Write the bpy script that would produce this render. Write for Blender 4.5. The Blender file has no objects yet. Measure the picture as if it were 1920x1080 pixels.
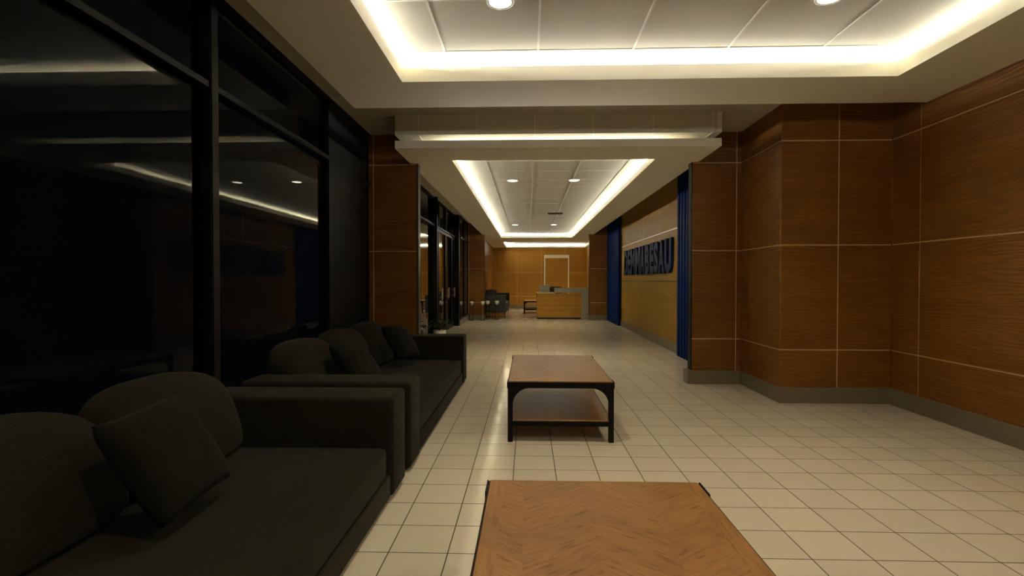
import bpy, bmesh, math, random
from mathutils import Vector, Matrix
random.seed(7)
S = 1.18          # eye height in metres; every length below is written in eye heights
C = bpy.context.scene.collection
sc = bpy.context.scene

# ---------------------------------------------------------------- materials
def new_mat(name):
    m = bpy.data.materials.new(name); m.use_nodes = True
    nt = m.node_tree
    return m, nt, nt.nodes['Principled BSDF']

def N(nt, t, **kw):
    n = nt.nodes.new(t)
    for k, v in kw.items():
        if k in n.inputs: n.inputs[k].default_value = v
        else: setattr(n, k, v)
    return n

def flat(name, col, rough=.6, metal=0., spec=.5, noise=.0, nscale=20, bump=0.):
    m, nt, b = new_mat(name)
    b.inputs['Roughness'].default_value = rough
    b.inputs['Metallic'].default_value = metal
    b.inputs['Specular IOR Level'].default_value = spec
    tc = N(nt, 'ShaderNodeTexCoord')
    nz = N(nt, 'ShaderNodeTexNoise', Scale=nscale, Detail=4.)
    nt.links.new(tc.outputs['Object'], nz.inputs['Vector'])
    mx = N(nt, 'ShaderNodeMix', data_type='RGBA')
    mx.inputs['A'].default_value = (*[c*(1-noise) for c in col], 1)
    mx.inputs['B'].default_value = (*[min(1, c*(1+noise)) for c in col], 1)
    nt.links.new(nz.outputs['Fac'], mx.inputs['Factor'])
    nt.links.new(mx.outputs['Result'], b.inputs['Base Color'])
    if bump:
        bp = N(nt, 'ShaderNodeBump', Strength=bump, Distance=.002)
        nt.links.new(nz.outputs['Fac'], bp.inputs['Height'])
        nt.links.new(bp.outputs['Normal'], b.inputs['Normal'])
    return m

def wall_wood(name, dark, light, rough=.42, bump=.9, spec=.28):
    """veneer with a fine horizontal grain, laid out in world metres"""
    m, nt, b = new_mat(name)
    L = nt.links.new
    geo = N(nt, 'ShaderNodeNewGeometry')
    sep = N(nt, 'ShaderNodeSeparateXYZ'); L(geo.outputs['Position'], sep.inputs[0])
    add = N(nt, 'ShaderNodeMath', operation='ADD'); L(sep.outputs[0], add.inputs[0]); L(sep.outputs[1], add.inputs[1])
    cmb = N(nt, 'ShaderNodeCombineXYZ'); L(add.outputs[0], cmb.inputs[0]); L(sep.outputs[2], cmb.inputs[2])
    mp = N(nt, 'ShaderNodeMapping'); mp.inputs['Scale'].default_value = (1.1, 1, 7); L(cmb.outputs[0], mp.inputs[0])
    warp = N(nt, 'ShaderNodeTexNoise', Scale=1.2, Detail=2.); L(mp.outputs[0], warp.inputs['Vector'])
    # growth rings: sine of height warped by noise
    m1 = N(nt, 'ShaderNodeMath', operation='MULTIPLY'); m1.inputs[1].default_value = 190.; L(sep.outputs[2], m1.inputs[0])
    m2 = N(nt, 'ShaderNodeMath', operation='MULTIPLY'); m2.inputs[1].default_value = 42.; L(warp.outputs['Fac'], m2.inputs[0])
    m3 = N(nt, 'ShaderNodeMath', operation='ADD'); L(m1.outputs[0], m3.inputs[0]); L(m2.outputs[0], m3.inputs[1])
    sn = N(nt, 'ShaderNodeMath', operation='SINE'); L(m3.outputs[0], sn.inputs[0])
    mp2 = N(nt, 'ShaderNodeMapping'); mp2.inputs['Scale'].default_value = (3, 1, 90); L(cmb.outputs[0], mp2.inputs[0])
    fine = N(nt, 'ShaderNodeTexNoise', Scale=1., Detail=5.); L(mp2.outputs[0], fine.inputs['Vector'])
    mp3 = N(nt, 'ShaderNodeMapping'); mp3.inputs['Scale'].default_value = (.8, 1, 2.2); L(cmb.outputs[0], mp3.inputs[0])
    big = N(nt, 'ShaderNodeTexNoise', Scale=2., Detail=2.); L(mp3.outputs[0], big.inputs['Vector'])
    f1 = N(nt, 'ShaderNodeMath', operation='MULTIPLY_ADD'); f1.inputs[1].default_value = .17; L(sn.outputs[0], f1.inputs[0]); L(fine.outputs['Fac'], f1.inputs[2])
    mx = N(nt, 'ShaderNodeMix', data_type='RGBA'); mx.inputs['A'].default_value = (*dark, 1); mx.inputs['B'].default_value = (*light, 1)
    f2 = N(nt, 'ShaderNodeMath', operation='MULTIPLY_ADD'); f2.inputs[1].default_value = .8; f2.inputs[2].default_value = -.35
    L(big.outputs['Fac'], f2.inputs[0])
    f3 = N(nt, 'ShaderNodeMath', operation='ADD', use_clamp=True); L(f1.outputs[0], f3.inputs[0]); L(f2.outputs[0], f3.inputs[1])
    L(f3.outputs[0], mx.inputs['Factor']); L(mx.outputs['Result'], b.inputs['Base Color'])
    hs = N(nt, 'ShaderNodeMath', operation='MULTIPLY_ADD'); hs.inputs[1].default_value = .35; L(sn.outputs[0], hs.inputs[0]); L(fine.outputs['Fac'], hs.inputs[2])
    bp = N(nt, 'ShaderNodeBump', Strength=bump, Distance=.0035); L(hs.outputs[0], bp.inputs['Height']); L(bp.outputs['Normal'], b.inputs['Normal'])
    b.inputs['Roughness'].default_value = rough; b.inputs['Specular IOR Level'].default_value = spec
    return m

def table_wood():
    """chevron veneer: columns of slanting planks, object space"""
    m, nt, b = new_mat('table_wood')
    L = nt.links.new
    def M(op, a=None, c=None, v1=None, v2=None, v3=None):
        n = N(nt, 'ShaderNodeMath', operation=op)
        if a is not None: L(a, n.inputs[0])
        if c is not None: L(c, n.inputs[1])
        if v1 is not None: n.inputs[0].default_value = v1
        if v2 is not None: n.inputs[1].default_value = v2
        if v3 is not None: n.inputs[2].default_value = v3
        return n.outputs[0]
    tc = N(nt, 'ShaderNodeTexCoord'); sep = N(nt, 'ShaderNodeSeparateXYZ'); L(tc.outputs['Object'], sep.inputs[0])
    x, y = sep.outputs[0], sep.outputs[1]
    wcol = .175*S
    zig = M('PINGPONG', M('ADD', x, v2=.04*S), v2=wcol)
    zz = M('MULTIPLY', zig, v2=.75)
    v = M('ADD', y, zz)                                   # across the grain
    u = M('SUBTRACT', M('MULTIPLY', y, v2=.75), zig)      # along the grain
    plank = M('FLOOR', M('MULTIPLY', v, v2=1/.085))
    col = M('FLOOR', M('DIVIDE', M('ADD', x, v2=.04*S), v2=wcol))
    cm = N(nt, 'ShaderNodeCombineXYZ')
    L(M('MULTIPLY', u, v2=9.), cm.inputs[0]); L(M('MULTIPLY', v, v2=75.), cm.inputs[1]); L(M('ADD', plank, col), cm.inputs[2])
    cb = N(nt, 'ShaderNodeCombineXYZ'); L(M('MULTIPLY', y, v2=7.), cb.inputs[0]); L(M('MULTIPLY', x, v2=75.), cb.inputs[1])
    edge = M('GREATER_THAN', M('ABSOLUTE', x), v2=.275*S)
    vm = N(nt, 'ShaderNodeMix', data_type='VECTOR'); L(edge, vm.inputs['Factor']); L(cm.outputs[0], vm.inputs['A']); L(cb.outputs[0], vm.inputs['B'])
    nz = N(nt, 'ShaderNodeTexNoise', Scale=1., Detail=5., Roughness=.6); L(vm.outputs['Result'], nz.inputs['Vector'])
    cw = N(nt, 'ShaderNodeCombineXYZ'); L(plank, cw.inputs[0]); L(col, cw.inputs[1])
    wn = N(nt, 'ShaderNodeTexWhiteNoise'); L(cw.outputs[0], wn.inputs['Vector'])
    rp = N(nt, 'ShaderNodeValToRGB'); L(nz.outputs['Fac'], rp.inputs[0])
    e = rp.color_ramp.elements
    e[0].position = .27; e[0].color = (.085, .036, .009, 1)
    e[1].position = .70; e[1].color = (.33, .165, .052, 1)
    k = e.new(.42); k.color = (.235, .108, .030, 1)
    hv = N(nt, 'ShaderNodeHueSaturation'); L(rp.outputs[0], hv.inputs['Color'])
    L(M('MULTIPLY_ADD', wn.outputs['Value'], v2=.22, v3=.89), hv.inputs['Value'])
    L(hv.outputs[0], b.inputs['Base Color'])
    bp = N(nt, 'ShaderNodeBump', Strength=.35, Distance=.0015); L(nz.outputs['Fac'], bp.inputs['Height']); L(bp.outputs['Normal'], b.inputs['Normal'])
    b.inputs['Roughness'].default_value = .40; b.inputs['Specular IOR Level'].default_value = .32
    return m

def floor_mat():
    m, nt, b = new_mat('floor_tiles')
    L = nt.links.new
    geo = N(nt, 'ShaderNodeNewGeometry'); sep = N(nt, 'ShaderNodeSeparateXYZ'); L(geo.outputs['Position'], sep.inputs[0])
    def line(o, off, pitch, half):
        a = N(nt, 'ShaderNodeMath', operation='SUBTRACT'); a.inputs[1].default_value = off*S - 200*pitch*S; L(o, a.inputs[0])
        d = N(nt, 'ShaderNodeMath', operation='DIVIDE'); d.inputs[1].default_value = pitch*S; L(a.outputs[0], d.inputs[0])
        f = N(nt, 'ShaderNodeMath', operation='FRACT'); L(d.outputs[0], f.inputs[0])
        p = N(nt, 'ShaderNodeMath', operation='PINGPONG'); p.inputs[1].default_value = .5; L(f.outputs[0], p.inputs[0])
        g = N(nt, 'ShaderNodeMath', operation='LESS_THAN'); g.inputs[1].default_value = half/pitch; L(p.outputs[0], g.inputs[0])
        fl = N(nt, 'ShaderNodeMath', operation='FLOOR'); L(d.outputs[0], fl.inputs[0])
        return g.outputs[0], fl.outputs[0]
    gx, ix = line(sep.outputs[0], -.075, .2185, .0022)
    gy, iy = line(sep.outputs[1], 1.85, .2088, .0022)
    gm = N(nt, 'ShaderNodeMath', operation='MAXIMUM'); L(gx, gm.inputs[0]); L(gy, gm.inputs[1])
    cm = N(nt, 'ShaderNodeCombineXYZ'); L(ix, cm.inputs[0]); L(iy, cm.inputs[1])
    wn = N(nt, 'ShaderNodeTexWhiteNoise'); L(cm.outputs[0], wn.inputs['Vector'])
    mx = N(nt, 'ShaderNodeMix', data_type='RGBA'); mx.inputs['A'].default_value = (.63, .595, .515, 1); mx.inputs['B'].default_value = (.69, .65, .565, 1)
    L(wn.outputs['Value'], mx.inputs['Factor'])
    mg = N(nt, 'ShaderNodeMix', data_type='RGBA'); L(gm.outputs[0], mg.inputs['Factor']); L(mx.outputs['Result'], mg.inputs['A']); mg.inputs['B'].default_value = (.05, .035, .02, 1)
    L(mg.outputs['Result'], b.inputs['Base Color'])
    nz = N(nt, 'ShaderNodeTexNoise', Scale=4.5, Detail=4.); L(geo.outputs['Position'], nz.inputs['Vector'])
    mr = N(nt, 'ShaderNodeMapRange'); mr.inputs['From Min'].default_value = .35; mr.inputs['From Max'].default_value = .65
    mr.inputs['To Min'].default_value = .07; mr.inputs['To Max'].default_value = .17; b.inputs['Specular IOR Level'].default_value = .6; L(nz.outputs['Fac'], mr.inputs['Value'])
    ra = N(nt, 'ShaderNodeMath', operation='MULTIPLY_ADD', use_clamp=True); ra.inputs[1].default_value = .5; L(gm.outputs[0], ra.inputs[0]); L(mr.outputs[0], ra.inputs[2])
    L(ra.outputs[0], b.inputs['Roughness'])
    hh = N(nt, 'ShaderNodeMath', operation='MULTIPLY_ADD'); hh.inputs[1].default_value = -1.; L(gm.outputs[0], hh.inputs[0])
    n2 = N(nt, 'ShaderNodeTexNoise', Scale=9., Detail=1.); L(geo.outputs['Position'], n2.inputs['Vector']); 
    n3 = N(nt, 'ShaderNodeMath', operation='MULTIPLY'); n3.inputs[1].default_value = .5; L(n2.outputs['Fac'], n3.inputs[0]); L(n3.outputs[0], hh.inputs[2])
    bp = N(nt, 'ShaderNodeBump', Strength=.25, Distance=.0012); L(hh.outputs[0], bp.inputs['Height']); L(bp.outputs['Normal'], b.inputs['Normal'])
    return m

def fabric(name, col):
    m, nt, b = new_mat(name)
    L = nt.links.new
    tc = N(nt, 'ShaderNodeTexCoord')
    w1 = N(nt, 'ShaderNodeTexNoise', Scale=330., Detail=2.)
    mp = N(nt, 'ShaderNodeMapping'); mp.inputs['Scale'].default_value = (1, .25, 1); L(tc.outputs['Object'], mp.inputs[0]); L(mp.outputs[0], w1.inputs['Vector'])
    w2 = N(nt, 'ShaderNodeTexNoise', Scale=3., Detail=3.); L(tc.outputs['Object'], w2.inputs['Vector'])
    ad = N(nt, 'ShaderNodeMath', operation='MULTIPLY_ADD'); ad.inputs[1].default_value = .25; L(w2.outputs['Fac'], ad.inputs[0]); L(w1.outputs['Fac'], ad.inputs[2])
    mr = N(nt, 'ShaderNodeMapRange'); mr.inputs['From Min'].default_value = .4; mr.inputs['From Max'].default_value = .85; L(ad.outputs[0], mr.inputs['Value'])
    mx = N(nt, 'ShaderNodeMix', data_type='RGBA'); mx.inputs['A'].default_value = (*[c*.72 for c in col], 1); mx.inputs['B'].default_value = (*[c*1.3 for c in col], 1)
    L(mr.outputs[0], mx.inputs['Factor']); L(mx.outputs['Result'], b.inputs['Base Color'])
    bp = N(nt, 'ShaderNodeBump', Strength=.5, Distance=.002); L(w1.outputs['Fac'], bp.inputs['Height']); L(bp.outputs['Normal'], b.inputs['Normal'])
    b.inputs['Roughness'].default_value = .95; b.inputs['Specular IOR Level'].default_value = .05
    b.inputs['Sheen Weight'].default_value = .04; b.inputs['Sheen Roughness'].default_value = .5
    return m

def glass_mat(name, tint, ior=1.45, gc=(.95, .93, .88)):
    m = bpy.data.materials.new(name); m.use_nodes = True; nt = m.node_tree; nt.nodes.clear(); L = nt.links.new
    out = N(nt, 'ShaderNodeOutputMaterial'); mix = N(nt, 'ShaderNodeMixShader')
    tr = N(nt, 'ShaderNodeBsdfTransparent'); tr.inputs[0].default_value = (*tint, 1)
    gl = N(nt, 'ShaderNodeBsdfGlossy', Roughness=.0); gl.inputs[0].default_value = (*gc, 1)
    # Schlick reflectance, the same on both faces of the pane
    geo = N(nt, 'ShaderNodeNewGeometry'); dt = N(nt, 'ShaderNodeVectorMath', operation='DOT_PRODUCT')
    L(geo.outputs['Normal'], dt.inputs[0]); L(geo.outputs['Incoming'], dt.inputs[1])
    ab = N(nt, 'ShaderNodeMath', operation='ABSOLUTE'); L(dt.outputs['Value'], ab.inputs[0])
    om = N(nt, 'ShaderNodeMath', operation='SUBTRACT'); om.inputs[0].default_value = 1.; L(ab.outputs[0], om.inputs[1])
    pw = N(nt, 'ShaderNodeMath', operation='POWER'); pw.inputs[1].default_value = 5.; L(om.outputs[0], pw.inputs[0])
    f0 = ((ior-1)/(ior+1))**2
    fr = N(nt, 'ShaderNodeMath', operation='MULTIPLY_ADD', use_clamp=True); fr.inputs[1].default_value = 1-f0; fr.inputs[2].default_value = f0; L(pw.outputs[0], fr.inputs[0])
    L(fr.outputs[0], mix.inputs[0]); L(tr.outputs[0], mix.inputs[1]); L(gl.outputs[0], mix.inputs[2]); L(mix.outputs[0], out.inputs[0])
    return m

def emit(name, col, st):
    m = bpy.data.materials.new(name); m.use_nodes = True; nt = m.node_tree; nt.nodes.clear()
    e = N(nt, 'ShaderNodeEmission'); e.inputs[0].default_value = (*col, 1); e.inputs[1].default_value = st
    o = N(nt, 'ShaderNodeOutputMaterial'); nt.links.new(e.outputs[0], o.inputs[0]); return m

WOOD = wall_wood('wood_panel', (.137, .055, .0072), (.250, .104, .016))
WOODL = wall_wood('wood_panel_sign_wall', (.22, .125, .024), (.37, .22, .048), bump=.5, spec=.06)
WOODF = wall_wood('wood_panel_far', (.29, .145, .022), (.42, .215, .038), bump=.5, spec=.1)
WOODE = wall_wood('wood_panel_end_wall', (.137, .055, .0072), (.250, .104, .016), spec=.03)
TRIM = flat('joint_metal', (.64, .46, .29), .4, .0, noise=.05)
TRIM2 = flat('pale_trim', (.92, .78, .56), .4, noise=.04)
JOINT_DARK = flat('joint_dark', (.05, .025, .008), .7)
TW = table_wood()
IRON = flat('black_iron', (.006, .0045, .0035), .5, 0., spec=.14, noise=.15, bump=.1)
FLOOR = floor_mat()
BASE = flat('baseboard_stone', (.17, .145, .105), .45, noise=.06, nscale=60)
PLASTER = flat('ceiling_plaster', (.83, .785, .66), .75, noise=.015, nscale=4)
OUTER = flat('outer_ceiling_tile', (.46, .42, .33), .9, noise=.03, nscale=90, bump=.2)
TILEC = flat('ceiling_tile', (.64, .61, .49), .9, noise=.03, nscale=90, bump=.25)
GRID = flat('ceiling_grid', (.80, .77, .68), .6)
BLACKM = flat('black_aluminium', (.005, .005, .005), .5, 0., spec=.15)
GREYM = flat('grey_jamb', (.040, .036, .028), .5, 0., spec=.2)
DARKM = flat('dark_grey_metal', (.022, .021, .017), .6, 0., spec=.1)
STEEL = flat('brushed_steel', (.62, .58, .5), .3, .9)
GLASS = glass_mat('dark_window_glass', (.75, .78, .76), 1.5)
GLASS2 = glass_mat('lounge_window_glass', (.6, .63, .61), 1.24, (.66, .65, .61))
SOFA = fabric('sofa_fabric', (.0195, .0170, .0115))
PILLOW = fabric('pillow_fabric', (.0115, .0108, .008))
CHAR = fabric('charcoal_fabric', (.055, .057, .055))
BLUE = flat('blue_paint', (.0045, .019, .105), .5, spec=.022, noise=.08)
BLUES = flat('blue_letter', (.013, .024, .072), .5, spec=.022, noise=.08)
GREYP = flat('grey_laminate', (.26, .245, .21), .5, noise=.03)
DOORF = flat('door_frame_paint', (.84, .82, .74), .5)
POT = flat('white_ceramic', (.78, .75, .68), .3)
LEAF = flat('leaf_green', (.025, .055, .018), .4, noise=.3, nscale=12)
SOIL = flat('soil', (.02, .013, .008), .9, noise=.3, nscale=80)
LED = emit('led_strip', (1., .985, .92), 49.)
LED2 = emit('led_strip_hall', (1., .985, .90), 48.)
LED3 = emit('led_strip_end', (1., .96, .84), 75.)
LAMP = emit('downlight_lens', (1., .84, .64), 3.)
BLK = flat('black_plastic', (.012, .012, .012), .5)

# ---------------------------------------------------------------- mesh helpers
class MB:
    def __init__(s): s.bm = bmesh.new()
    def box(s, x0, x1, y0, y1, z0, z1, mi=0, bev=0, seg=3):
        r = bmesh.ops.create_cube(s.bm, size=1.)
        vs = r['verts']
        for v in vs:
            v.co = Vector(((x0+x1)/2+v.co.x*(x1-x0), (y0+y1)/2+v.co.y*(y1-y0), (z0+z1)/2+v.co.z*(z1-z0)))*S
        fs = list({f for v in vs for f in v.link_faces})
        for f in fs: f.material_index = mi
        if bev:
            es = list({e for v in vs for e in v.link_edges})
            bmesh.ops.bevel(s.bm, geom=es+vs, offset=bev*S, segments=seg, profile=.5, affect='EDGES')
        return s
    def grid_surf(s, pts, closed_u=False, closed_v=False, mi=0, smooth=True):
        nu, nv = len(pts), len(pts[0])
        vv = [[s.bm.verts.new(Vector(p)*S) for p in row] for row in pts]
        for i in range(nu if closed_u else nu-1):
            for j in range(nv if closed_v else nv-1):
                q = [vv[i][j], vv[(i+1) % nu][j], vv[(i+1) % nu][(j+1) % nv], vv[i][(j+1) % nv]]
                try:
                    f = s.bm.faces.new(q); f.smooth = smooth; f.material_index = mi
                except ValueError: pass
        return vv
    def lathe(s, prof, cx=0, cy=0, n=28, mi=0, cap=True):
        pts = [[(cx+r*math.cos(2*math.pi*k/n), cy+r*math.sin(2*math.pi*k/n), z) for k in range(n)] for r, z in prof]
        vv = s.grid_surf(pts, closed_v=True, mi=mi)
        if cap:
            for row in (vv[0], vv[-1]):
                f = s.bm.faces.new(row); f.material_index = mi
        return s
    def tube(s, path, r, n=8, mi=0, closed=False):
        P = [Vector(p) for p in path]; rows = []
        for i, p in enumerate(P):
            a = P[i-1] if (i > 0 or closed) else P[i]; b = P[(i+1) % len(P)] if (i < len(P)-1 or closed) else P[i]
            t = (b-a).normalized()
            up = Vector((0, 0, 1)) if abs(t.z) < .9 else Vector((1, 0, 0))
            u = t.cross(up).normalized(); w = t.cross(u)
            rr = r[i] if isinstance(r, (list, tuple)) else r
            rows.append([p+(u*math.cos(2*math.pi*k/n)+w*math.sin(2*math.pi*k/n))*rr for k in range(n)])
        vv = s.grid_surf(rows, closed_u=closed, closed_v=True, mi=mi)
        if not closed:
            for row in (vv[0], vv[-1]):
                f = s.bm.faces.new(row); f.material_index = mi
        return s
    def super(s, c, a, e1, e2, nu=40, nv=72, fn=None, axis='z'):
        """superellipsoid, polar axis given"""
        sp = lambda w, e: math.copysign(abs(w)**e, w)
        rows = []
        for i in range(nu+1):
            eta = -math.pi/2+math.pi*i/nu; eta = max(-math.pi/2+1e-3, min(math.pi/2-1e-3, eta)); row = []
            for j in range(nv):
                om = 2*math.pi*j/nv
                r = sp(math.cos(eta), e1)
                p = [r*sp(math.cos(om), e2), r*sp(math.sin(om), e2), sp(math.sin(eta), e1)]
                if axis == 'x': p = [p[2], p[0], p[1]]
                q = [c[k]+a[k]*p[k] for k in range(3)]
                if fn: q = fn(q, p)
                row.append(q)
            rows.append(row)
        vv = s.grid_surf(rows, closed_v=True)
        for row in (vv[0], vv[-1]): s.bm.faces.new(row).smooth = True
        return s
    def prism(s, pts, axis, a0, a1, mi=0):
        def mk(p, t):
            return {'x': (t, p[0], p[1]), 'y': (p[0], t, p[1]), 'z': (p[0], p[1], t)}[axis]
        A = [s.bm.verts.new(Vector(mk(p, a0))*S) for p in pts]; B = [s.bm.verts.new(Vector(mk(p, a1))*S) for p in pts]
        fs = [s.bm.faces.new(A), s.bm.faces.new(B[::-1])]
        n = len(pts)
        for i in range(n): fs.append(s.bm.faces.new([A[i], B[i], B[(i+1) % n], A[(i+1) % n]]))
        for f in fs: f.material_index = mi
        return s

def link(name, mb, mats, parent=None, origin=None, smooth=False):
    bmesh.ops.remove_doubles(mb.bm, verts=mb.bm.verts, dist=1e-6)
    bmesh.ops.recalc_face_normals(mb.bm, faces=mb.bm.faces)
    if smooth:
        for f in mb.bm.faces: f.smooth = True
    me = bpy.data.meshes.new(name)
    if parent is None:
        if origin is None:
            co = [v.co for v in mb.bm.verts]
            origin = Vector(((min(c.x for c in co)+max(c.x for c in co))/2, (min(c.y for c in co)+max(c.y for c in co))/2, min(c.z for c in co)))
        else: origin = Vector(origin)*S
        for v in mb.bm.verts: v.co -= origin
    mb.bm.to_mesh(me); mb.bm.free()
    for m in (mats if isinstance(mats, (list, tuple)) else [mats]): me.materials.append(m)
    o = bpy.data.objects.new(name, me); C.objects.link(o)
    if parent is None: o.location = origin
    else: o.parent = parent
    return o

def struct(name, mb, mats, label=None, parent=None, cat=None):
    o = link(name, mb, mats, parent)
    if parent is None: o['kind'] = 'structure'
    if label: o['label'] = label
    if cat: o['category'] = cat
    return o

def empty(name, loc, label=None, cat=None, group=None, rz=0):
    o = bpy.data.objects.new(name, None); C.objects.link(o); o.location = Vector(loc)*S; o.rotation_euler[2] = rz
    o.empty_display_size = .1
    if label: o['label'] = label
    if cat: o['category'] = cat
    if group: o['group'] = group
    return o

def tag(o, label, cat, group=None):
    o['label'] = label; o['category'] = cat
    if group: o['group'] = group
    return o

def dup(root, loc, label=None, rz=None):
    r = root.copy(); C.objects.link(r); r.location = Vector(loc)*S
    if rz is not None: r.rotation_euler[2] = rz
    if label: r['label'] = label
    for ch in list(root.children):
        c = ch.copy(); C.objects.link(c); c.parent = r
        for g in list(ch.children):
            d = g.copy(); C.objects.link(d); d.parent = c
    return r

# panelled wall: backing in the joint material, veneer boards standing 5 mm proud of it
ZL = [.433, 1.283, 2.125]
def panels(mb, axis, face, sgn, a0, a1, z0, z1, av, zv, t=.05, gap=.0048, proud=.004, mi=0, mj=1):
    """face = plane coordinate of the visible face, sgn = direction it looks along the axis"""
    back = face - sgn*proud
    lo, hi = sorted((back, back-sgn*t))
    A = [a0]+[v for v in sorted(av) if a0 < v < a1]+[a1]
    Z = [z0]+[v for v in sorted(zv) if z0 < v < z1]+[z1]
    if axis == 'x': mb.box(lo, hi, a0, a1, z0, z1, mj)
    else: mb.box(a0, a1, lo, hi, z0, z1, mj)
    l2, h2 = sorted((face, back))
    for i in range(len(A)-1):
        for j in range(len(Z)-1):
            p0 = A[i]+(gap if i else 0); p1 = A[i+1]-(gap if i < len(A)-2 else 0)
            q0 = Z[j]+(gap if j else 0); q1 = Z[j+1]-(gap if j < len(Z)-2 else 0)
            if axis == 'x': mb.box(l2, h2, p0, p1, q0, q1, mi)
            else: mb.box(p0, p1, l2, h2, q0, q1, mi)

BZ = .128   # top of the baseboards
YB = -2.6   # rear wall of the lounge
YF = 18.0   # far wall
XG, XD = -1.56, -1.62
# ---------------------------------------------------------------- floor
mb = MB(); mb.box(-1.75, 3.05, YB-.1, YF+.1, -.08, 0); struct('floor', mb, FLOOR)

# ---------------------------------------------------------------- right side walls
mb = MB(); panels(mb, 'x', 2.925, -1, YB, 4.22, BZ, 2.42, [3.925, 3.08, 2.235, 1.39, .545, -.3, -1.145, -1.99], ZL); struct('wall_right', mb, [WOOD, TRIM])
mb = MB()
panels(mb, 'y', 4.22, -1, 2.0495, 2.925, BZ, 2.42, [2.505], ZL)
panels(mb, 'x', 2.045, -1, 4.2205, 4.99, BZ, 2.42, [4.825], ZL)
struct('wall_right_pillar', mb, [WOOD, TRIM])
mb = MB(); panels(mb, 'y', 4.99, -1, 1.583, 2.045, BZ, 2.42, [2.0], ZL, t=.09)
mb.box(1.573, 1.583, 4.995, 5.09, BZ-.01, 2.42, 2)
struct('wall_right_pier', mb, [WOOD, TRIM, DARKM])
# sign wall: tall upper boards, plain sign band, lower boards with dark joints
YV = [8.037, 9.15, 10.229]
mb = MB()
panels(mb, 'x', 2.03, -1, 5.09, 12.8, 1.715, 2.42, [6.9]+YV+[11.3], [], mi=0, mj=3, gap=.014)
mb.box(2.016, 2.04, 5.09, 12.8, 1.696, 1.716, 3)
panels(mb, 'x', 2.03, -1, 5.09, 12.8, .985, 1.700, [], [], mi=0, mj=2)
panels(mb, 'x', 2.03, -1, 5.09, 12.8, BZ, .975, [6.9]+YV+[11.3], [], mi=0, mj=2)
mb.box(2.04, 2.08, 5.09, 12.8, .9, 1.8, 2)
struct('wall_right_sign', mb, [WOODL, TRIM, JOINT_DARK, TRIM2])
mb = MB(); panels(mb, 'y', 12.8, -1, 1.53, 2.05, BZ, 2.42, [], ZL, t=.12)
mb.box(1.522, 1.53, 12.805, 12.92, BZ, 2.3, 2)
struct('wall_right_far_pier', mb, [WOOD, TRIM, DARKM])
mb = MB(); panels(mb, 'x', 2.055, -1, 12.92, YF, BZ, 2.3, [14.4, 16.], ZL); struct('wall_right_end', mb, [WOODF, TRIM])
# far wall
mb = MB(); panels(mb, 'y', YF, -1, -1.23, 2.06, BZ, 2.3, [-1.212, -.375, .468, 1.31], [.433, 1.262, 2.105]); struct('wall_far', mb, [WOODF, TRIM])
# left side
mb = MB(); panels(mb, 'x', -1.225, 1, 12.95, YF, BZ, 2.3, [13.8, 14.64, 15.48, 16.33, 17.17], ZL); struct('wall_left_end', mb, [WOODE, TRIM])
mb = MB(); panels(mb, 'y', 12.8, -1, -1.5, -1.094, BZ, 2.42, [-1.486], ZL, t=.14)
mb.box(-1.094, -1.086, 12.805, 12.94, BZ, 2.3, 2)
struct('wall_left_far_pier', mb, [WOOD, TRIM, DARKM])
mb = MB(); panels(mb, 'y', 4.99, -1, -1.62, -1.088, 0, 2.42, [-1.516], ZL, t=.09)
mb.box(-1.088, -1.073, 4.985, 5.085, 0, 2.42, 2)
struct('wall_left_pier', mb, [WOOD, TRIM, GREYM])
mb = MB(); panels(mb, 'y', YB, 1, -1.62, 2.97, BZ, 2.42, [-.9, -.05, .79, 1.63, 2.48], ZL); struct('wall_back', mb, [WOOD, TRIM])

# baseboards
def base(name, boxes):
    mb = MB()
    for b in boxes: mb.box(*b[:4], 0, BZ, 0)
    struct(name, mb, BASE)
base('baseboard_right', [(2.905, 2.97, YB, 4.22)])
base('baseboard_pillar', [(2.035, 2.905, 4.205, 4.27), (2.035, 2.09, 4.27, 4.98)])
base('baseboard_right_pier', [(1.535, 2.035, 4.965, 5.10)])
base('baseboard_sign_wall', [(2.01, 2.08, 5.10, 12.75)])
base('baseboard_right_far_pier', [(1.515, 2.04, 12.77, 12.93)])
base('baseboard_right_end', [(2.04, 2.1, 12.93, 17.985)])
base('baseboard_far', [(-1.225, .561, 17.975, 18.05), (1.438, 2.04, 17.975, 18.05)])
base('baseboard_left_end', [(-1.28, -1.21, 12.96, 17.975)])
base('baseboard_left_far_pier', [(-1.5, -1.08, 12.77, 12.95)])
base('baseboard_left_glazing', [(-1.62, -1.49, 11.17, 12.77)])
base('baseboard_back', [(-1.6, 2.9, YB, YB+.02)])

# ---------------------------------------------------------------- glazed left wall
def window(name, x, ys, cols, z0=0., tz=(1.925, 1.955), GLASS=GLASS):
    """curtain wall in plane x; cols = list of (y0, y1, depth) black posts; panes between"""
    mb = MB()
    for (a, b, d) in cols: mb.box(x-.06, x+d, a, b, z0, 2.42)
    for i in range(len(cols)-1):
        a, b = cols[i][1], cols[i+1][0]
        if b-a < .02: continue
        mb.box(x-.04, x+.03, a, b, tz[0], tz[1]); mb.box(x-.04, x+.02, a, b, z0, z0+.05); mb.box(x-.04, x+.02, a, b, 2.39, 2.42)
    fr = struct(name, mb, BLACKM)
    for i in range(len(cols)-1):
        a, b = cols[i][1], cols[i+1][0]
        if b-a < .02: continue
        g = MB(); g.box(x-.012, x-.010, a-.005, b+.005, z0+.045, tz[0]+.003); link('window_pane', g, GLASS, fr).location = -fr.location
        g = MB(); g.box(x-.012, x-.010, a-.005, b+.005, tz[1]-.003, 2.395); link('window_pane', g, GLASS, fr).location = -fr.location
    return fr
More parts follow.
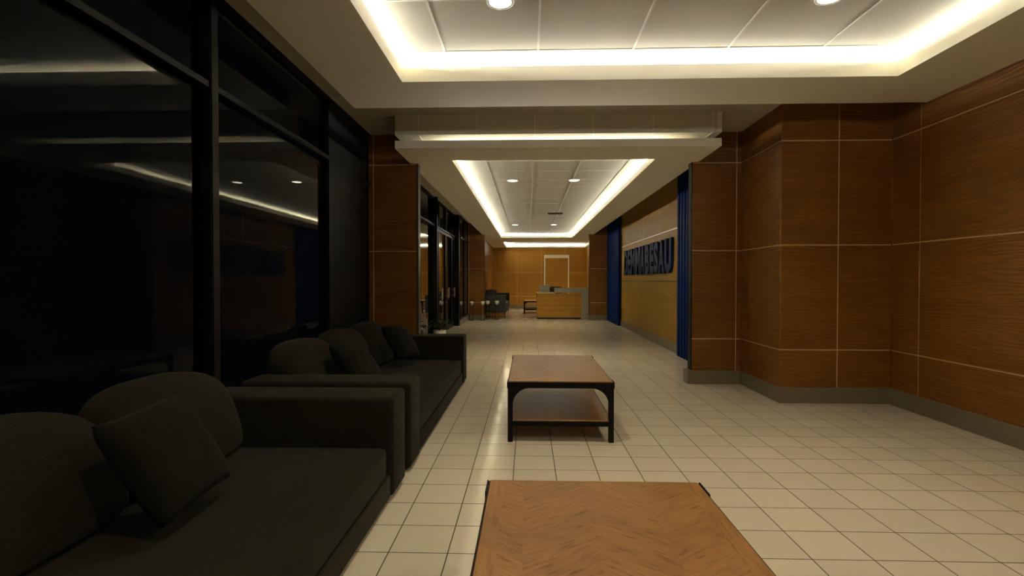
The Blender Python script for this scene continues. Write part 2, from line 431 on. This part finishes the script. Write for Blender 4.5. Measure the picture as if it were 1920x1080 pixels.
fr = window('window_1', XG, None, [(YB, YB+.05, .03), (-1.0, -.93, .035), (.72, .79, .035), (2.425, 2.485, .035), (3.93, 4.86, .02), (4.975, 4.985, .0)], GLASS=GLASS2)
# slightly paler strip, paints the lit face of the near mullion
g = MB(); g.box(XG+.035, XG+.041, 2.43, 2.48, 0, 2.42); c = link('mullion_lit_face', g, flat('lit_mullion_tone', (.012, .010, .008), .5, 0., spec=.15), fr); c.location = -fr.location
fr = window('window_2', XD, None, [(5.09, 5.15, .02), (7.0, 7.05, .03), (8.70, 8.78, .07)])
fr = window('window_3', -1.505, None, [(11.15, 11.26, .0), (12.0, 12.05, .01), (12.72, 12.8, .005)], z0=BZ)
mb = MB(); mb.box(XD-.05, -1.506, 11.10, 11.16, 0, 2.42); struct('trim_1', mb, BLACKM)
# header above the doors
mb = MB(); mb.box(XD-.04, XD+.03, 8.78, 11.10, 1.925, 1.955); mb.box(XD-.04, XD+.02, 8.78, 11.1, 2.39, 2.42)
for y in (9.20, 9.98, 10.79): mb.box(XD-.04, XD+.02, y-.02, y+.02, 1.955, 2.39)
hd = struct('window_4', mb, BLACKM)
for a, b in ((8.78, 9.18), (9.22, 9.96), (10., 10.77), (10.81, 11.1)):
    g = MB(); g.box(XD-.012, XD-.010, a, b, 1.953, 2.393); link('window_pane', g, GLASS, hd).location = -hd.location
# side light and glass doors
def glass_door(name, y0, y1, pull, k):
    mb = MB(); w = .03
    mb.box(XD-.025, XD+.015, y0, y0+w, .01, 1.922); mb.box(XD-.025, XD+.015, y1-w, y1, .01, 1.922)
    mb.box(XD-.025, XD+.015, y0+w, y1-w, .01, .09); mb.box(XD-.025, XD+.015, y0+w, y1-w, 1.87, 1.922)
    d = struct(name, mb, BLACKM)
    g = MB(); g.box(XD-.006, XD-.004, y0+w-.004, y1-w+.004, .085, 1.875); link('door_pane', g, GLASS, d).location = -d.location
    if pull:
        g = MB(); yy = y0+.10; x = XD+.05
        g.box(x-.012, x+.012, yy-.022, yy+.022, .635, .845, 0, .004); g.box(XD+.01, x, yy-.008, yy+.008, .67, .69); g.box(XD+.01, x, yy-.008, yy+.008, .79, .81)
        h = link('door_pull', g, STEEL, d); h.location = -d.location; h['label'] = 'brushed metal pull plate'
glass_door('door_1', 8.785, 9.195, False, 0)
glass_door('door_2', 9.205, 9.975, True, 1)
glass_door('door_3', 9.985, 10.785, True, 2)
glass_door('door_4', 10.795, 11.095, True, 3)

# far door with pale frame
mb = MB(); mb.box(.561, .605, 17.95, 18.05, 0, 1.879); mb.box(1.394, 1.438, 17.95, 18.05, 0, 1.879); mb.box(.605, 1.394, 17.95, 18.05, 1.766, 1.879)
fd = struct('door_5', mb, DOORF)
g = MB(); g.box(.606, 1.393, 17.975, 18.0, .01, 1.765); o = link('door_leaf', g, WOODF, fd); o.location = -fd.location; o['label'] = 'wood veneer door leaf'
g = MB(); g.box(.655, .685, 17.962, 17.975, .80, .86, 0, .002); g.tube([(.67, 17.965, .83), (.67, 17.945, .83), (.75, 17.945, .83)], .007); o = link('door_handle', g, STEEL, fd); o.location = -fd.location

# ---------------------------------------------------------------- ceilings
X0, X1 = -1.66, 2.97
# lounge: outer ceiling at 2.42 with a raised field over the coffer
ox0, ox1, oy0, oy1 = -.83, 2.366, -1.75, 3.372     # coffer opening
m_ = .20
def ring(mb, X0, X1, Y0, Y1, a0, a1, b0, b1, z0, z1, mi=0):
    mb.box(X0, a0, Y0, Y1, z0, z1, mi); mb.box(a1, X1, Y0, Y1, z0, z1, mi)
    mb.box(a0, a1, Y0, b0, z0, z1, mi); mb.box(a0, a1, b1, Y1, z0, z1, mi)
mb = MB()
ring(mb, X0, X1, YB-.05, 3.87, ox0-m_, ox1+m_, oy0-m_, oy1+m_, 2.421, 2.5, 0)
struct('ceiling_margin', mb, OUTER)
mb = MB(); mb.box(ox0-m_-.02, ox1+m_+.02, oy0-m_-.02, oy1+m_+.02, 2.452, 2.52, 0)
for x in (-.53, .063, .66, 1.248, 1.836, 2.43): mb.box(x-.006, x+.006, oy0-m_, oy1+m_, 2.4495, 2.453, 1)
y = 3.265
while y > oy0: mb.box(ox0-m_, ox1+m_, y-.005, y+.005, 2.4497, 2.453, 1); y -= .595
struct('ceiling', mb, [TILEC, GRID])
mb = MB()
ring(mb, -1.316, 2.93, YB-.02, 3.872, ox0, ox1, oy0, oy1, 2.305, 2.40)
ring(mb, -1.316, 2.93, YB-.02, 3.872, ox0-m_, ox1+m_, oy0-m_, oy1+m_, 2.3995, 2.4215)
struct('ceiling_soffit_lounge', mb, PLASTER)
# corridor side strips at 2.42
mb = MB(); mb.box(X0, X1, 3.87, 13.0, 2.42, 2.5, 0)
for x in (-1.52, -1.0, 1.58, 2.10, 2.62): mb.box(x-.004, x+.004, 3.88, 12.9, 2.4185, 2.421, 1)
for y in [3.93+.5*k for k in range(18)]: mb.box(X0, X1, y-.004, y+.004, 2.4187, 2.421, 1)
struct('ceiling_corridor', mb, [OUTER, OUTER])
# dropped tile field of the hall
hx0, hx1 = -1.148, 1.636
mb = MB(); mb.box(hx0, hx1, 4.4, 13.0, 2.25, 2.42, 0); mb.box(-1.23, 2.08, 13.0, YF+.05, 2.25, 2.42, 0)
for x in (-.943, -.443, .057, .557, 1.06, 1.56):
    mb.box(x-.005, x+.005, 4.397, YF, 2.2475, 2.251, 1); mb.box(x-.005, x+.005, 4.397, 4.401, 2.25, 2.42, 1)
for y in [4.9+.5*k for k in range(26)]: mb.box(hx0, hx1, y-.003, y+.003, 2.2488, 2.251, 0)
mb.box(hx1-.04, hx1, 4.396, 4.401, 2.25, 2.42, 1)
struct('ceiling_hall', mb, [TILEC, GRID])
# floating soffit of the hall with two openings
mb = MB()
a0, a1, b0, b1 = -.720, 1.192, 4.857, 13.82
mb.box(hx0, a0, 4.4, 12.85, 2.134, 2.20); mb.box(a1, hx1, 4.4, 12.85, 2.134, 2.20)
mb.box(a0, a1, 4.4, b0, 2.134, 2.20)
mb.box(-1.23, a0, 12.85, 15.34, 2.134, 2.20); mb.box(a1, 2.06, 12.85, 15.34, 2.134, 2.20); mb.box(a0, a1, b1, 15.34, 2.134, 2.20)
mb.box(-1.23, -.755, 15.34, YF, 2.134, 2.20); mb.box(-.755, 2.06, 17.85, YF, 2.134, 2.20); mb.box(1.95, 2.06, 15.34, 17.85, 2.134, 2.20)
mb.box(-.93, -.918, 4.72, 15.2, 2.20, 2.25); mb.box(1.39, 1.402, 4.72, 15.2, 2.20, 2.25)  # upstands added on the slab to block light leaking out sideways
struct('ceiling_soffit_hall', mb, PLASTER)

# ---------------------------------------------------------------- cove lights
def cove(x0, x1, y0, y1, z, label, mat, sides='lrfn', inset=.10, w=.014, cut=0.):
    segs = []
    if 'l' in sides: segs.append((x0-inset-w, x0-inset, y0, y1))
    if 'r' in sides: segs.append((x1+inset, x1+inset+w, y0, y1))
    if 'f' in sides: segs.append((x0-inset*.5, x1+inset*.5, y1+inset, y1+inset+w))
    if 'n' in sides: segs.append((x0-inset*.5, x1+inset*.5, y0-inset-w, y0-inset))
    return segs
def cove_thing(segs, z, labels, group, mat):
    for s_, lb in zip(segs, labels):
        t = empty('cove_light', ((s_[0]+s_[1])/2, (s_[2]+s_[3])/2, z), lb, 'cove light', group)
        g = MB(); g.box(s_[0]-.004, s_[1]+.004, s_[2], s_[3], z, z+.003); o = link('channel', g, STEEL, t); o.location = -t.location
        g = MB(); g.box(s_[0], s_[1], s_[2], s_[3], z+.003, z+.010); o = link('led_strip', g, mat, t); o.location = -t.location
cove_thing(cove(ox0, ox1, oy0, oy1, 2.40, '', LED), 2.40,
    ['white cove light strip along the window side of the large lounge ceiling recess', 'white cove light strip along the wood wall side of the large lounge ceiling recess',
     'white cove light strip at the far edge of the large lounge ceiling recess', 'white cove light strip at the rear edge of the lounge ceiling recess'], 'cove lights of the lounge ceiling', LED)
cove_thing(cove(a0, a1, b0, b1, 2.2, '', LED2), 2.2,
    ['white cove light strip along the glass door side of the long hall ceiling recess', 'white cove light strip along the sign side of the long hall ceiling recess',
     'white cove light strip at the far end of the long hall ceiling recess', 'white cove light strip above the front edge of the floating hall soffit'], 'cove lights of the hall ceiling', LED2)
cove_thing(cove(-.755, 1.95, 15.34, 17.85, 2.2, '', LED2, sides='lf', inset=.05), 2.2,
    ['short white cove light strip on the left of the last ceiling recess', 'white cove light strip over the far wall with the door'], 'cove lights of the last ceiling recess', LED3)

# ---------------------------------------------------------------- downlights
def downlight(x, y, z, label, r=.058, power=14, spot=True, group='recessed downlights'):
    t = empty('downlight', (x, y, z), label, 'ceiling light', group)
    g = MB(); pr = [(r*1.0, -.002), (r*1.22, -.004), (r*1.25, .0)]
    n = 32; rows = [[(rr*math.cos(2*math.pi*k/n), rr*math.sin(2*math.pi*k/n), zz) for k in range(n)] for rr, zz in pr+[(r*.98, .0)]]
    g.grid_surf(rows, closed_u=True, closed_v=True); link('trim_ring', g, GRID, t)
    g = MB(); g.lathe([(r, -.0015), (r*.999, .0)], n=32); link('lens', g, LAMP, t)
    if spot:
        ld = bpy.data.lights.new('downlight_beam', 'SPOT'); ld.energy = power; ld.color = (1., .80, .50); ld.spot_size = math.radians(125); ld.spot_blend = .8; ld.shadow_soft_size = .06
        lo = bpy.data.objects.new('downlight_beam', ld); C.objects.link(lo); lo.parent = t; lo.location = (0, 0, -.012)
PF, PH = 15, 17
downlight(-.145, 2.69, 2.4495, 'round recessed downlight over the sofa side at the top edge of the photo', power=PF)
downlight(1.55, 2.70, 2.4495, 'round recessed downlight nearer the wood wall at the top edge of the photo', power=PF)
for x, lb in ((-.145, 'added unseen rear downlight over the sofa side'), (1.55, 'added unseen rear downlight nearer the wood wall')):
    downlight(x, .75, 2.4495, lb, power=PF)  # extra pair added behind the camera to light the lounge
downlight(-.195, 6.455, 2.248, 'nearer left round downlight in the long hall ceiling', power=PH)
downlight(.574, 6.455, 2.248, 'nearer right round downlight in the long hall ceiling', power=PH)
downlight(-.29, 11.62, 2.248, 'farther left round downlight in the long hall ceiling', power=PH)
downlight(.579, 11.62, 2.248, 'farther right round downlight in the long hall ceiling', power=PH)

downlight(.0, 16.3, 2.248, 'added unseen left downlight in the last ceiling recess, brightening the far end', power=PH*1.3)  # hidden pair, added to brighten the floor and wall at the far end
downlight(1.2, 16.3, 2.248, 'added unseen right downlight in the last ceiling recess, on the door side', power=PH*1.3)

# air vent
t = empty('air_vent', (.509, 9.64, 2.25), 'dark slotted air vent in the hall ceiling before the farther downlights', 'vent')
g = MB(); ring(g, -.14, .14, -.09, .09, -.125, .125, -.075, .075, -.008, .0); link('frame', g, GREYM, t)
for k in range(7):
    g = MB(); g.box(-.125, .125, -.07+.021*k, -.058+.021*k, -.006, -.001); link('slat', g, DARKM, t)

# ---------------------------------------------------------------- blue slat screens
def slat_screen(y0, y1, label):
    mb = MB(); mb.box(1.99, 2.012, y0, y1, .0, 2.4)
    y = y0
    while y < y1-.05:
        mb.box(1.955, 1.99, y, y+.082, .002, 2.4, 0, .012, 2); y += .122
    tag(link('slat_screen', mb, BLUE), label, 'wall screen', 'blue slatted screens beside the sign')
slat_screen(5.13, 6.86, 'blue vertical slat screen right of the sign, behind the near pier')
slat_screen(11.2, 12.74, 'blue vertical slat screen left of the sign, next to the reception desk')

# ---------------------------------------------------------------- sign letters
LET = [('D', 10.49, 10.14), ('E', 10.10, 9.85), ('M', 9.81, 9.42), ('M', 9.38, 8.99), ('A', 8.97, 8.67), ('B', 8.63, 8.33), ('E', 8.29, 8.04), ('S', 8.02, 7.77), ('A', 7.75, 7.43), ('U', 7.40, 7.06)]
sg = empty('wall_sign', (2.03, 8.78, 1.10), 'large raised blue lettering DEMMABESAU on the wood sign wall', 'sign')
for ch, ya, yb in LET:
    cu = bpy.data.curves.new('letter', 'FONT'); cu.body = ch; cu.size = 1; cu.offset = .05; cu.extrude = .5; cu.resolution_u = 5
    ob = bpy.data.objects.new('tmp', cu); C.objects.link(ob)
    dg = bpy.context.evaluated_depsgraph_get(); dg.update()
    me = bpy.data.meshes.new_from_object(ob.evaluated_get(dg)); bpy.data.objects.remove(ob); me.name = 'letter'
    xs = [v.co.x for v in me.vertices]; ys = [v.co.y for v in me.vertices]
    mx0, mx1, my0, my1 = min(xs), max(xs), min(ys), max(ys)
    for v in me.vertices:
        px = (v.co.x-mx0)/(mx1-mx0); py = (v.co.y-my0)/(my1-my0); pz = v.co.z+.5
        v.co = Vector((1.985+.044*(1-pz)-2.03, (ya+(yb-ya)*px)*1.018-8.78, py*.497))*S
    me.materials.clear(); me.materials.append(BLUES)
    bm = bmesh.new(); bm.from_mesh(me); bmesh.ops.recalc_face_normals(bm, faces=bm.faces); bm.to_mesh(me); bm.free()
    o = bpy.data.objects.new('letter', me); C.objects.link(o); o.parent = sg

# ---------------------------------------------------------------- coffee tables
TLW, TLL, TH = .652, 1.115, .376
def make_table():
    t = empty('coffee_table', (0, 0, 0), '', 'coffee table', 'coffee tables in a row along the sofas')
    w, l = TLW/2, TLL/2; lw = .031
    g = MB(); g.box(-w+.006, w-.006, -l+.006, l-.006, TH-.012, TH, 0, .002, 2); link('tabletop', g, TW, t)
    g = MB()
    ring(g, -w, w, -l, l, -w+.012, w-.012, -l+.012, l-.012, TH-.042, TH-.006)
    # small corner ears on the top frame
    for sx in (-1, 1):
        for sy in (-1, 1): g.box(min(sx*w, sx*(w+.004)), max(sx*w, sx*(w+.004)), min(sy*(l-.09), sy*l), max(sy*(l-.09), sy*l), TH-.042, TH-.003)
    link('top_frame', g, IRON, t)
    # curved corner gussets
    R = .105
    def arc(sgn, half, axis, c0, c1):
        e = half-lw; top = TH-.042
        pts = [(sgn*e, top), (sgn*e, top-R)]
        for k in range(11):
            a = math.pi/2*k/10
            pts.append((sgn*(e-R+R*math.cos(a)), top-R+R*math.sin(a)))
        ps = []
        for p in pts:
            if not ps or (abs(p[0]-ps[-1][0])+abs(p[1]-ps[-1][1]) > 1e-5): ps.append(p)
        if abs(ps[-1][0]-ps[0][0])+abs(ps[-1][1]-ps[0][1]) < 1e-5: ps.pop()
        g = MB(); g.prism(ps, axis, c0, c1); link('corner_bracket', g, IRON, t)
    for sg_ in (-1, 1):
        arc(sg_, w, 'y', -l+.002, -l+.016); arc(sg_, w, 'y', l-.016, l-.002)
        arc(sg_, l, 'x', -w+.002, -w+.016); arc(sg_, l, 'x', w-.016, w-.002)
    for sx in (-1, 1):
        for sy in (-1, 1):
            g = MB(); g.box(*sorted((sx*w, sx*(w-lw))), *sorted((sy*l, sy*(l-lw))), 0, TH-.0425, 0, .0015, 1); link('leg', g, IRON, t)
    g = MB(); g.box(-w+.012, w-.012, -l+.012, l-.012, .118, .130); link('shelf', g, TW, t)
    g = MB()
    g.box(-w+lw, w-lw, -l+.004, -l+.018, .098, .128); g.box(-w+lw, w-lw, l-.018, l-.004, .098, .128)
    g.box(-w+.004, -w+.018, -l+lw, l-lw, .098, .128); g.box(w-.018, w-.004, -l+lw, l-lw, .098, .128)
    link('shelf_frame', g, IRON, t)
    return t
tb = make_table()
tb.location = Vector((.203, 1.594-TLL/2, 0))*S
tb['label'] = 'closest wooden coffee table with chevron grain top cut by the photo edge'
dup(tb, (.201, 3.143+TLL/2, 0), 'wooden coffee table with black iron frame in the middle, lower shelf visible')
dup(tb, (.201, 15.2+TLL/2, 0), 'distant wooden coffee table partly behind the reception desk')

# ---------------------------------------------------------------- sofas
SL = 2.425
def back_cushion(g, yc, w):
    def fn(q, p):
        k = (q[2]-.26)/.40
        q[0] += .055*max(0, 1-max(0, k))-.02-.03*max(0, k); q[1] -= .065*max(0, k)
        if q[2] < .30: q[2] = .30-(.30-q[2])*.35
        return q
    g.super((-.772, yc, .41), (.125, w/2, .222), .62, .66, nu=28, nv=64, fn=fn, axis='x')
def make_sofa():
    # local x: 0 = front plane (towards the aisle), negative towards the window
    t = empty('sofa', (0, 0, 0), '', 'sofa', 'long dark sofas along the window')
    aw = .235; D = .90
    for y0 in (0, SL-aw):
        g = MB(); g.box(-D, 0, y0, y0+aw, .018, .470, 0, .022, 4); link('armrest', g, SOFA, t, smooth=True)
    g = MB(); g.box(-D, -.80, aw, SL-aw, .018, .42, 0, .02, 3); link('back_frame', g, SOFA, t, smooth=True)
    g = MB(); g.box(-.75, -.012, aw, SL-aw, .018, .125, 0, .012, 3); link('base', g, SOFA, t, smooth=True)
    def crown(q, p):
        u = 1-abs(p[0])**2.2; v = 1-abs(p[1])**4
        if p[2] > 0: q[2] += .020*u*v
        return q
    g = MB(); g.super((-.385, SL/2, .188), (.372, SL/2-aw-.002, .066), .16, .09, nu=32, nv=120, fn=crown); link('seat_cushion', g, SOFA, t)
    iw = (SL-2*aw)/3
    for k in range(3):
        g = MB(); back_cushion(g, aw+iw*(k+.5), iw*1.02); link('back_cushion', g, SOFA, t)
    for x in (-.86, -.06):
        for y in (.05, SL-.05):
            g = MB(); g.lathe([(.022, 0), (.026, .02)], x, y, 14); link('foot', g, BLK, t)
    return t
s1 = make_sofa(); s1.location = Vector((-.607, .09, 0))*S; s1['label'] = 'nearest long dark grey-brown fabric sofa at the lower left, cut by the photo edge'
s2 = dup(s1, (-.607, 2.625, 0), 'second long dark grey-brown fabric sofa, reaching to the wood pier')

# throw pillows
def make_pillow():
    g = MB(); n = 30; w = .168
    def side(sg_):
        rows = []
        for i in range(n+1):
            u = -1+2*i/n; row = []
            for j in range(n+1):
                v = -1+2*j/n
                pin = 1-.045*(1-u*u)*abs(v)**3
                pin2 = 1-.045*(1-v*v)*abs(u)**3
                th = .068*((1-abs(u)**3.2)*(1-abs(v)**3.2))**.45
                wr = .003*math.sin(9*u+3*v)*math.sin(7*v-2*u)*(1-u*u)*(1-v*v)
                row.append((w*u*pin2, w*v*pin, sg_*(th+wr) if 0 < i < n and 0 < j < n else 0))
            rows.append(row)
        return rows
    g.grid_surf(side(1)); g.grid_surf(side(-1))
    return g
pl = link('throw_pillow', make_pillow(), PILLOW, None, origin=(0, 0, 0))
def pose(o, loc, R_):
    o.matrix_world = Matrix.Translation(Vector(loc)*S) @ R_.to_4x4()
def basis(lean, yaw, roll):
    # local z = pillow normal; normal leans up and out towards +x
    n = Vector((math.cos(lean), 0, math.sin(lean))); e1 = Vector((0, 1, 0)); e2 = n.cross(e1)
    M = Matrix((e1, e2, n)).transposed()
    return Matrix.Rotation(yaw, 3, 'Z') @ M @ Matrix.Rotation(roll, 3, 'Z')
pose(pl, (-1.095, 1.520, .468), basis(math.radians(33), math.radians(0), math.radians(3)))
tag(pl, 'square dark throw pillow leaning on the nearest sofa', 'pillow', 'square throw pillows on the sofas')
for loc, yw, rl, lb in (((-1.105, 3.26, .468), -8, 3, 'square dark throw pillow leaning left of centre on the second sofa, nearer the camera'), ((-1.09, 4.36, .468), -10, -4, 'square dark throw pillow at the far armrest of the second sofa')):
    q = pl.copy(); C.objects.link(q); pose(q, loc, basis(math.radians(36), math.radians(yw), math.radians(rl))); q['label'] = lb

# far charcoal sofa on legs
t = empty('sofa', (-.57, 13.3, 0), 'distant charcoal sofa on slim legs before the far wood wall', 'sofa')
for y0 in (0, 2.35):
    g = MB(); g.box(-.58, 0, y0, y0+.12, .145, .61, 0, .012, 3); link('armrest', g, CHAR, t, smooth=True)
g = MB(); g.box(-.58, -.47, .12, 2.35, .145, .61, 0, .012, 3); link('back_frame', g, CHAR, t, smooth=True)
g = MB(); g.box(-.47, -.005, .12, 2.35, .145, .25, 0, .01, 3); link('base', g, CHAR, t, smooth=True)
for k in range(2):
    g = MB(); g.box(-.46, -.01, .125+1.112*k, .125+1.112*(k+1)-.004, .25, .36, 0, .025, 4); link('seat_cushion', g, CHAR, t, smooth=True)
for x in (-.54, -.035):
    for y in (.05, 2.42):
        g = MB(); g.tube([(x, y, 0), (x, y, .147)], [.009, .016], 12); link('leg', g, BLK, t)
for k, (x, y, lb) in enumerate(((-1.02, 13.60, 'nearer black cushion standing on the back of the distant charcoal sofa'), (-.98, 14.1, 'farther black cushion standing on the distant charcoal sofa'))):
    g = MB(); g.super((0, 0, .19), (.125, .06, .19), .5, .5, nu=18, nv=32)
    o = link('cushion', g, BLK, None, origin=(0, 0, 0)); o.location = Vector((x, y, .36))*S; o.rotation_euler[2] = .15*k
    tag(o, lb, 'cushion', 'black cushions on the distant sofa')

# ---------------------------------------------------------------- reception desk
t = empty('reception_desk', (.9, 13.5, 0), 'reception desk with wood front and grey waterfall counter at the end of the hall', 'reception desk')
def dpart(name, g, m, lb=None):
    o = link(name, g, m, t); o.location = -t.location
    if lb: o['label'] = lb
g = MB(); g.box(.25, 1.36, 13.18, 13.80, 0, .035); dpart('plinth', g, DARKM)
g = MB(); g.box(.233, 1.365, 13.15, 13.21, .035, .655, 0); g.box(.233, .27, 13.21, 13.85, .035, .655, 0)
for z in (.15, .28, .41, .54): g.box(.234, 1.364, 13.1485, 13.151, z-.0015, z+.0015, 1)
dpart('front_panel', g, [WOODF, TRIM], 'horizontal wood board front')
g = MB(); g.box(.225, .69, 13.14, 13.86, .655, .672, 0, .002, 1); dpart('low_counter', g, TRIM)
g = MB(); g.box(.683, 1.568, 13.13, 13.45, .672, .795, 0, .003, 1); g.box(1.365, 1.568, 13.13, 13.45, .0, .672, 0); dpart('waterfall_counter', g, GREYP, 'grey waterfall counter top and end')
g = MB(); g.box(.69, 1.56, 13.45, 13.95, .60, .63, 0, .002, 1); g.box(1.5, 1.56, 13.46, 13.94, 0, .60); dpart('work_surface', g, GREYP)
# monitor
t = empty('computer_monitor', (.432, 13.35, .672), 'grey monitor standing on the low left end of the reception desk', 'monitor')
g = MB(); g.box(-.13, .13, -.02, .012, .005, .19, 0, .006, 2); g.box(-.07, .07, -.034, -.02, .05, .15, 0, .006, 2); link('housing', g, GREYP, t)
g = MB(); g.box(-.12, .12, .012, .0135, .018, .18); link('screen', g, BLK, t)
g = MB(); g.box(-.06, .06, -.05, .05, 0, .006, 0, .001, 1); link('stand', g, GREYP, t)
# office chair
t = empty('office_chair', (.78, 14.25, 0), 'black office chair showing just above the reception desk', 'chair')
g = MB(); g.super((0, 0, .42), (.21, .2, .035), .4, .5, nu=16, nv=36); link('seat', g, BLK, t)
g = MB(); g.super((0, .17, .65), (.19, .03, .17), .45, .4, nu=16, nv=36); link('backrest', g, BLK, t)
g = MB(); g.tube([(0, 0, .08), (0, 0, .40)], .018); g.tube([(0, .05, .39), (0, .2, .42), (0, .2, .55)], .012); link('column', g, BLK, t)
g = MB()
for k in range(5):
    a = k*math.tau/5; g.tube([(0, 0, .085), (.2*math.cos(a), .2*math.sin(a), .05)], [.018, .011])
link('base', g, BLK, t)
for k in range(5):
    a = k*math.tau/5; g = MB(); x, y = .2*math.cos(a), .2*math.sin(a); g.tube([(x-.015, y, .024), (x+.015, y, .024)], .024, 14); link('caster', g, BLK, t)

# ---------------------------------------------------------------- plants
def leaf_surf(g, base, direction, length, width, droop):
    d = Vector(direction).normalized(); sd = d.cross(Vector((0, 0, 1))); sd = sd.normalized() if sd.length > .01 else Vector((1, 0, 0))
    n = 8; p = Vector(base); rows = []
    for i in range(n+1):
        k = i/n; w = width*math.sin(math.pi*min(1, k*.93+.05))**.8*(1 if i < n else .05)
        rows.append([p-sd*w+Vector((0, 0, w*.25)), p, p+sd*w+Vector((0, 0, w*.25))])
        dd = Vector((d.x, d.y, d.z-droop*k)).normalized(); p = p+dd*length/n
    top = rows; bot = [[q-Vector((0, 0, .0015)) for q in r] for r in rows]
    g.grid_surf(top); g.grid_surf(bot)
def foliage(g, z0, n, hgt, spread, ll, lw, seed):
    rnd = random.Random(seed)
    for k in range(n):
        a = k*2.399+rnd.uniform(-.3, .3); h_ = hgt*(.35+.65*rnd.random()); sp = spread*rnd.uniform(.4, 1)
        ex, ey = sp*math.cos(a), sp*math.sin(a)
        path = [(0, 0, z0), (ex*.3, ey*.3, z0+h_*.55), (ex, ey, z0+h_)]
        g.tube(path, .0025, 5)
        for q in range(3):
            f = .55+.22*q; bx, by, bz = ex*f, ey*f, z0+h_*(.45+.55*(f-.2)/.8)
            leaf_surf(g, (bx, by, bz), (math.cos(a+(q-1)*1.1), math.sin(a+(q-1)*1.1), .45), ll*rnd.uniform(.7, 1.1), lw, 1.3)
def floor_plant(loc, label):
    t = empty('potted_plant', loc, label, 'plant')
    g = MB(); g.lathe([(.07, 0), (.085, .01), (.10, .10), (.105, .185), (.098, .185), (.09, .165)], n=32); link('pot', g, POT, t)
    g = MB(); g.lathe([(.093, .160), (.092, .168)], n=24); link('soil', g, SOIL, t)
    g = MB(); foliage(g, .165, 13, .20, .12, .12, .022, 3); link('foliage', g, LEAF, t)
floor_plant((-1.44, 8.3, 0), 'broad-leaved plant in a pale pot on the floor by the glass doors')
def make_stand():
    t = empty('plant_stand', (0, 0, 0), '', 'plant stand', 'wire plant stands with white pots')
    g = MB(); n = 28; g.tube([(.058*math.cos(k*math.tau/n), .058*math.sin(k*math.tau/n), .40) for k in range(n)], .004, 6, closed=True)
    g.tube([(.058*math.cos(k*math.tau/n), .058*math.sin(k*math.tau/n), .37) for k in range(n)], .003, 6, closed=True); link('ring', g, IRON, t)
    g = MB(); g.tube([(.062*math.cos(k*math.tau/n), .062*math.sin(k*math.tau/n), .006) for k in range(n)], .004, 6, closed=True); link('base_ring', g, IRON, t)
    for k in range(4):
        a = math.pi/4+k*math.pi/2; g = MB(); g.tube([(.0615*math.cos(a), .0615*math.sin(a), .004), (.0575*math.cos(a), .0575*math.sin(a), .402)], .0035, 6); link('leg', g, IRON, t)
    return t
def make_pot():
    t = empty('potted_plant', (0, 0, 0), '', 'plant', 'small plants in white pots on wire stands')
    g = MB(); g.lathe([(.02, 0), (.035, .004), (.047, .03), (.0515, .065), (.052, .10), (.047, .10), (.045, .088)], n=28); link('pot', g, POT, t)
    g = MB(); g.tube([(.0525*math.cos(k*math.tau/28), .0525*math.sin(k*math.tau/28), .06) for k in range(28)], .002, 6, closed=True); o = link('band', g, IRON, t); o['label'] = 'thin dark band'
    g = MB(); g.lathe([(.046, .083), (.045, .09)], n=20); link('soil', g, SOIL, t)
    g = MB(); foliage(g, .085, 8, .08, .045, .05, .010, 5); link('foliage', g, LEAF, t)
    return t
W = ['leftmost, in front of the far left wood pier', 'before the right edge of the far left wood pier', 'just behind the edge of the far left wood pier', 'in front of the distant charcoal sofa arm']
P4 = [(-1.40, 12.62), (-1.125, 12.62), (-1.03, 12.98), (-.79, 12.98)]
st0 = make_stand(); pt0 = make_pot()
for k, (x, y) in enumerate(P4):
    a = st0 if k == 0 else dup(st0, (x, y, 0)); a.location = Vector((x, y, 0))*S; a['label'] = 'thin wire plant stand, '+W[k]
    b = pt0 if k == 0 else dup(pt0, (x, y, .372)); b.location = Vector((x, y, .372))*S; b['label'] = 'small plant in white pot, '+W[k]

# ---------------------------------------------------------------- world, camera, view
w = bpy.data.worlds.new('night'); w.use_nodes = True; sc.world = w
w.node_tree.nodes['Background'].inputs[0].default_value = (.02, .025, .035, 1); w.node_tree.nodes['Background'].inputs[1].default_value = .02
cam = bpy.data.cameras.new('camera'); co = bpy.data.objects.new('camera', cam); C.objects.link(co)
cam.sensor_width = 36; cam.lens = 18.0; cam.clip_start = .02; cam.clip_end = 100
F = 960.; vx, vy = 30/F, 15/F
p = math.atan(vy); a = math.atan(vx*math.cos(p))
co.location = (0, 0, S); co.rotation_euler = (math.pi/2-p, 0, a)
sc.camera = co
sc.view_settings.view_transform = 'Standard'; sc.view_settings.look = 'None'; sc.view_settings.gamma = 1
sc.view_settings.exposure = 2.25
sc.cycles.use_denoising = True
sc.cycles.max_bounces = 10; sc.cycles.diffuse_bounces = 6; sc.cycles.glossy_bounces = 5; sc.cycles.transparent_max_bounces = 12
sc.cycles.caustics_reflective = False; sc.cycles.caustics_refractive = False
sc.cycles.sample_clamp_indirect = 4
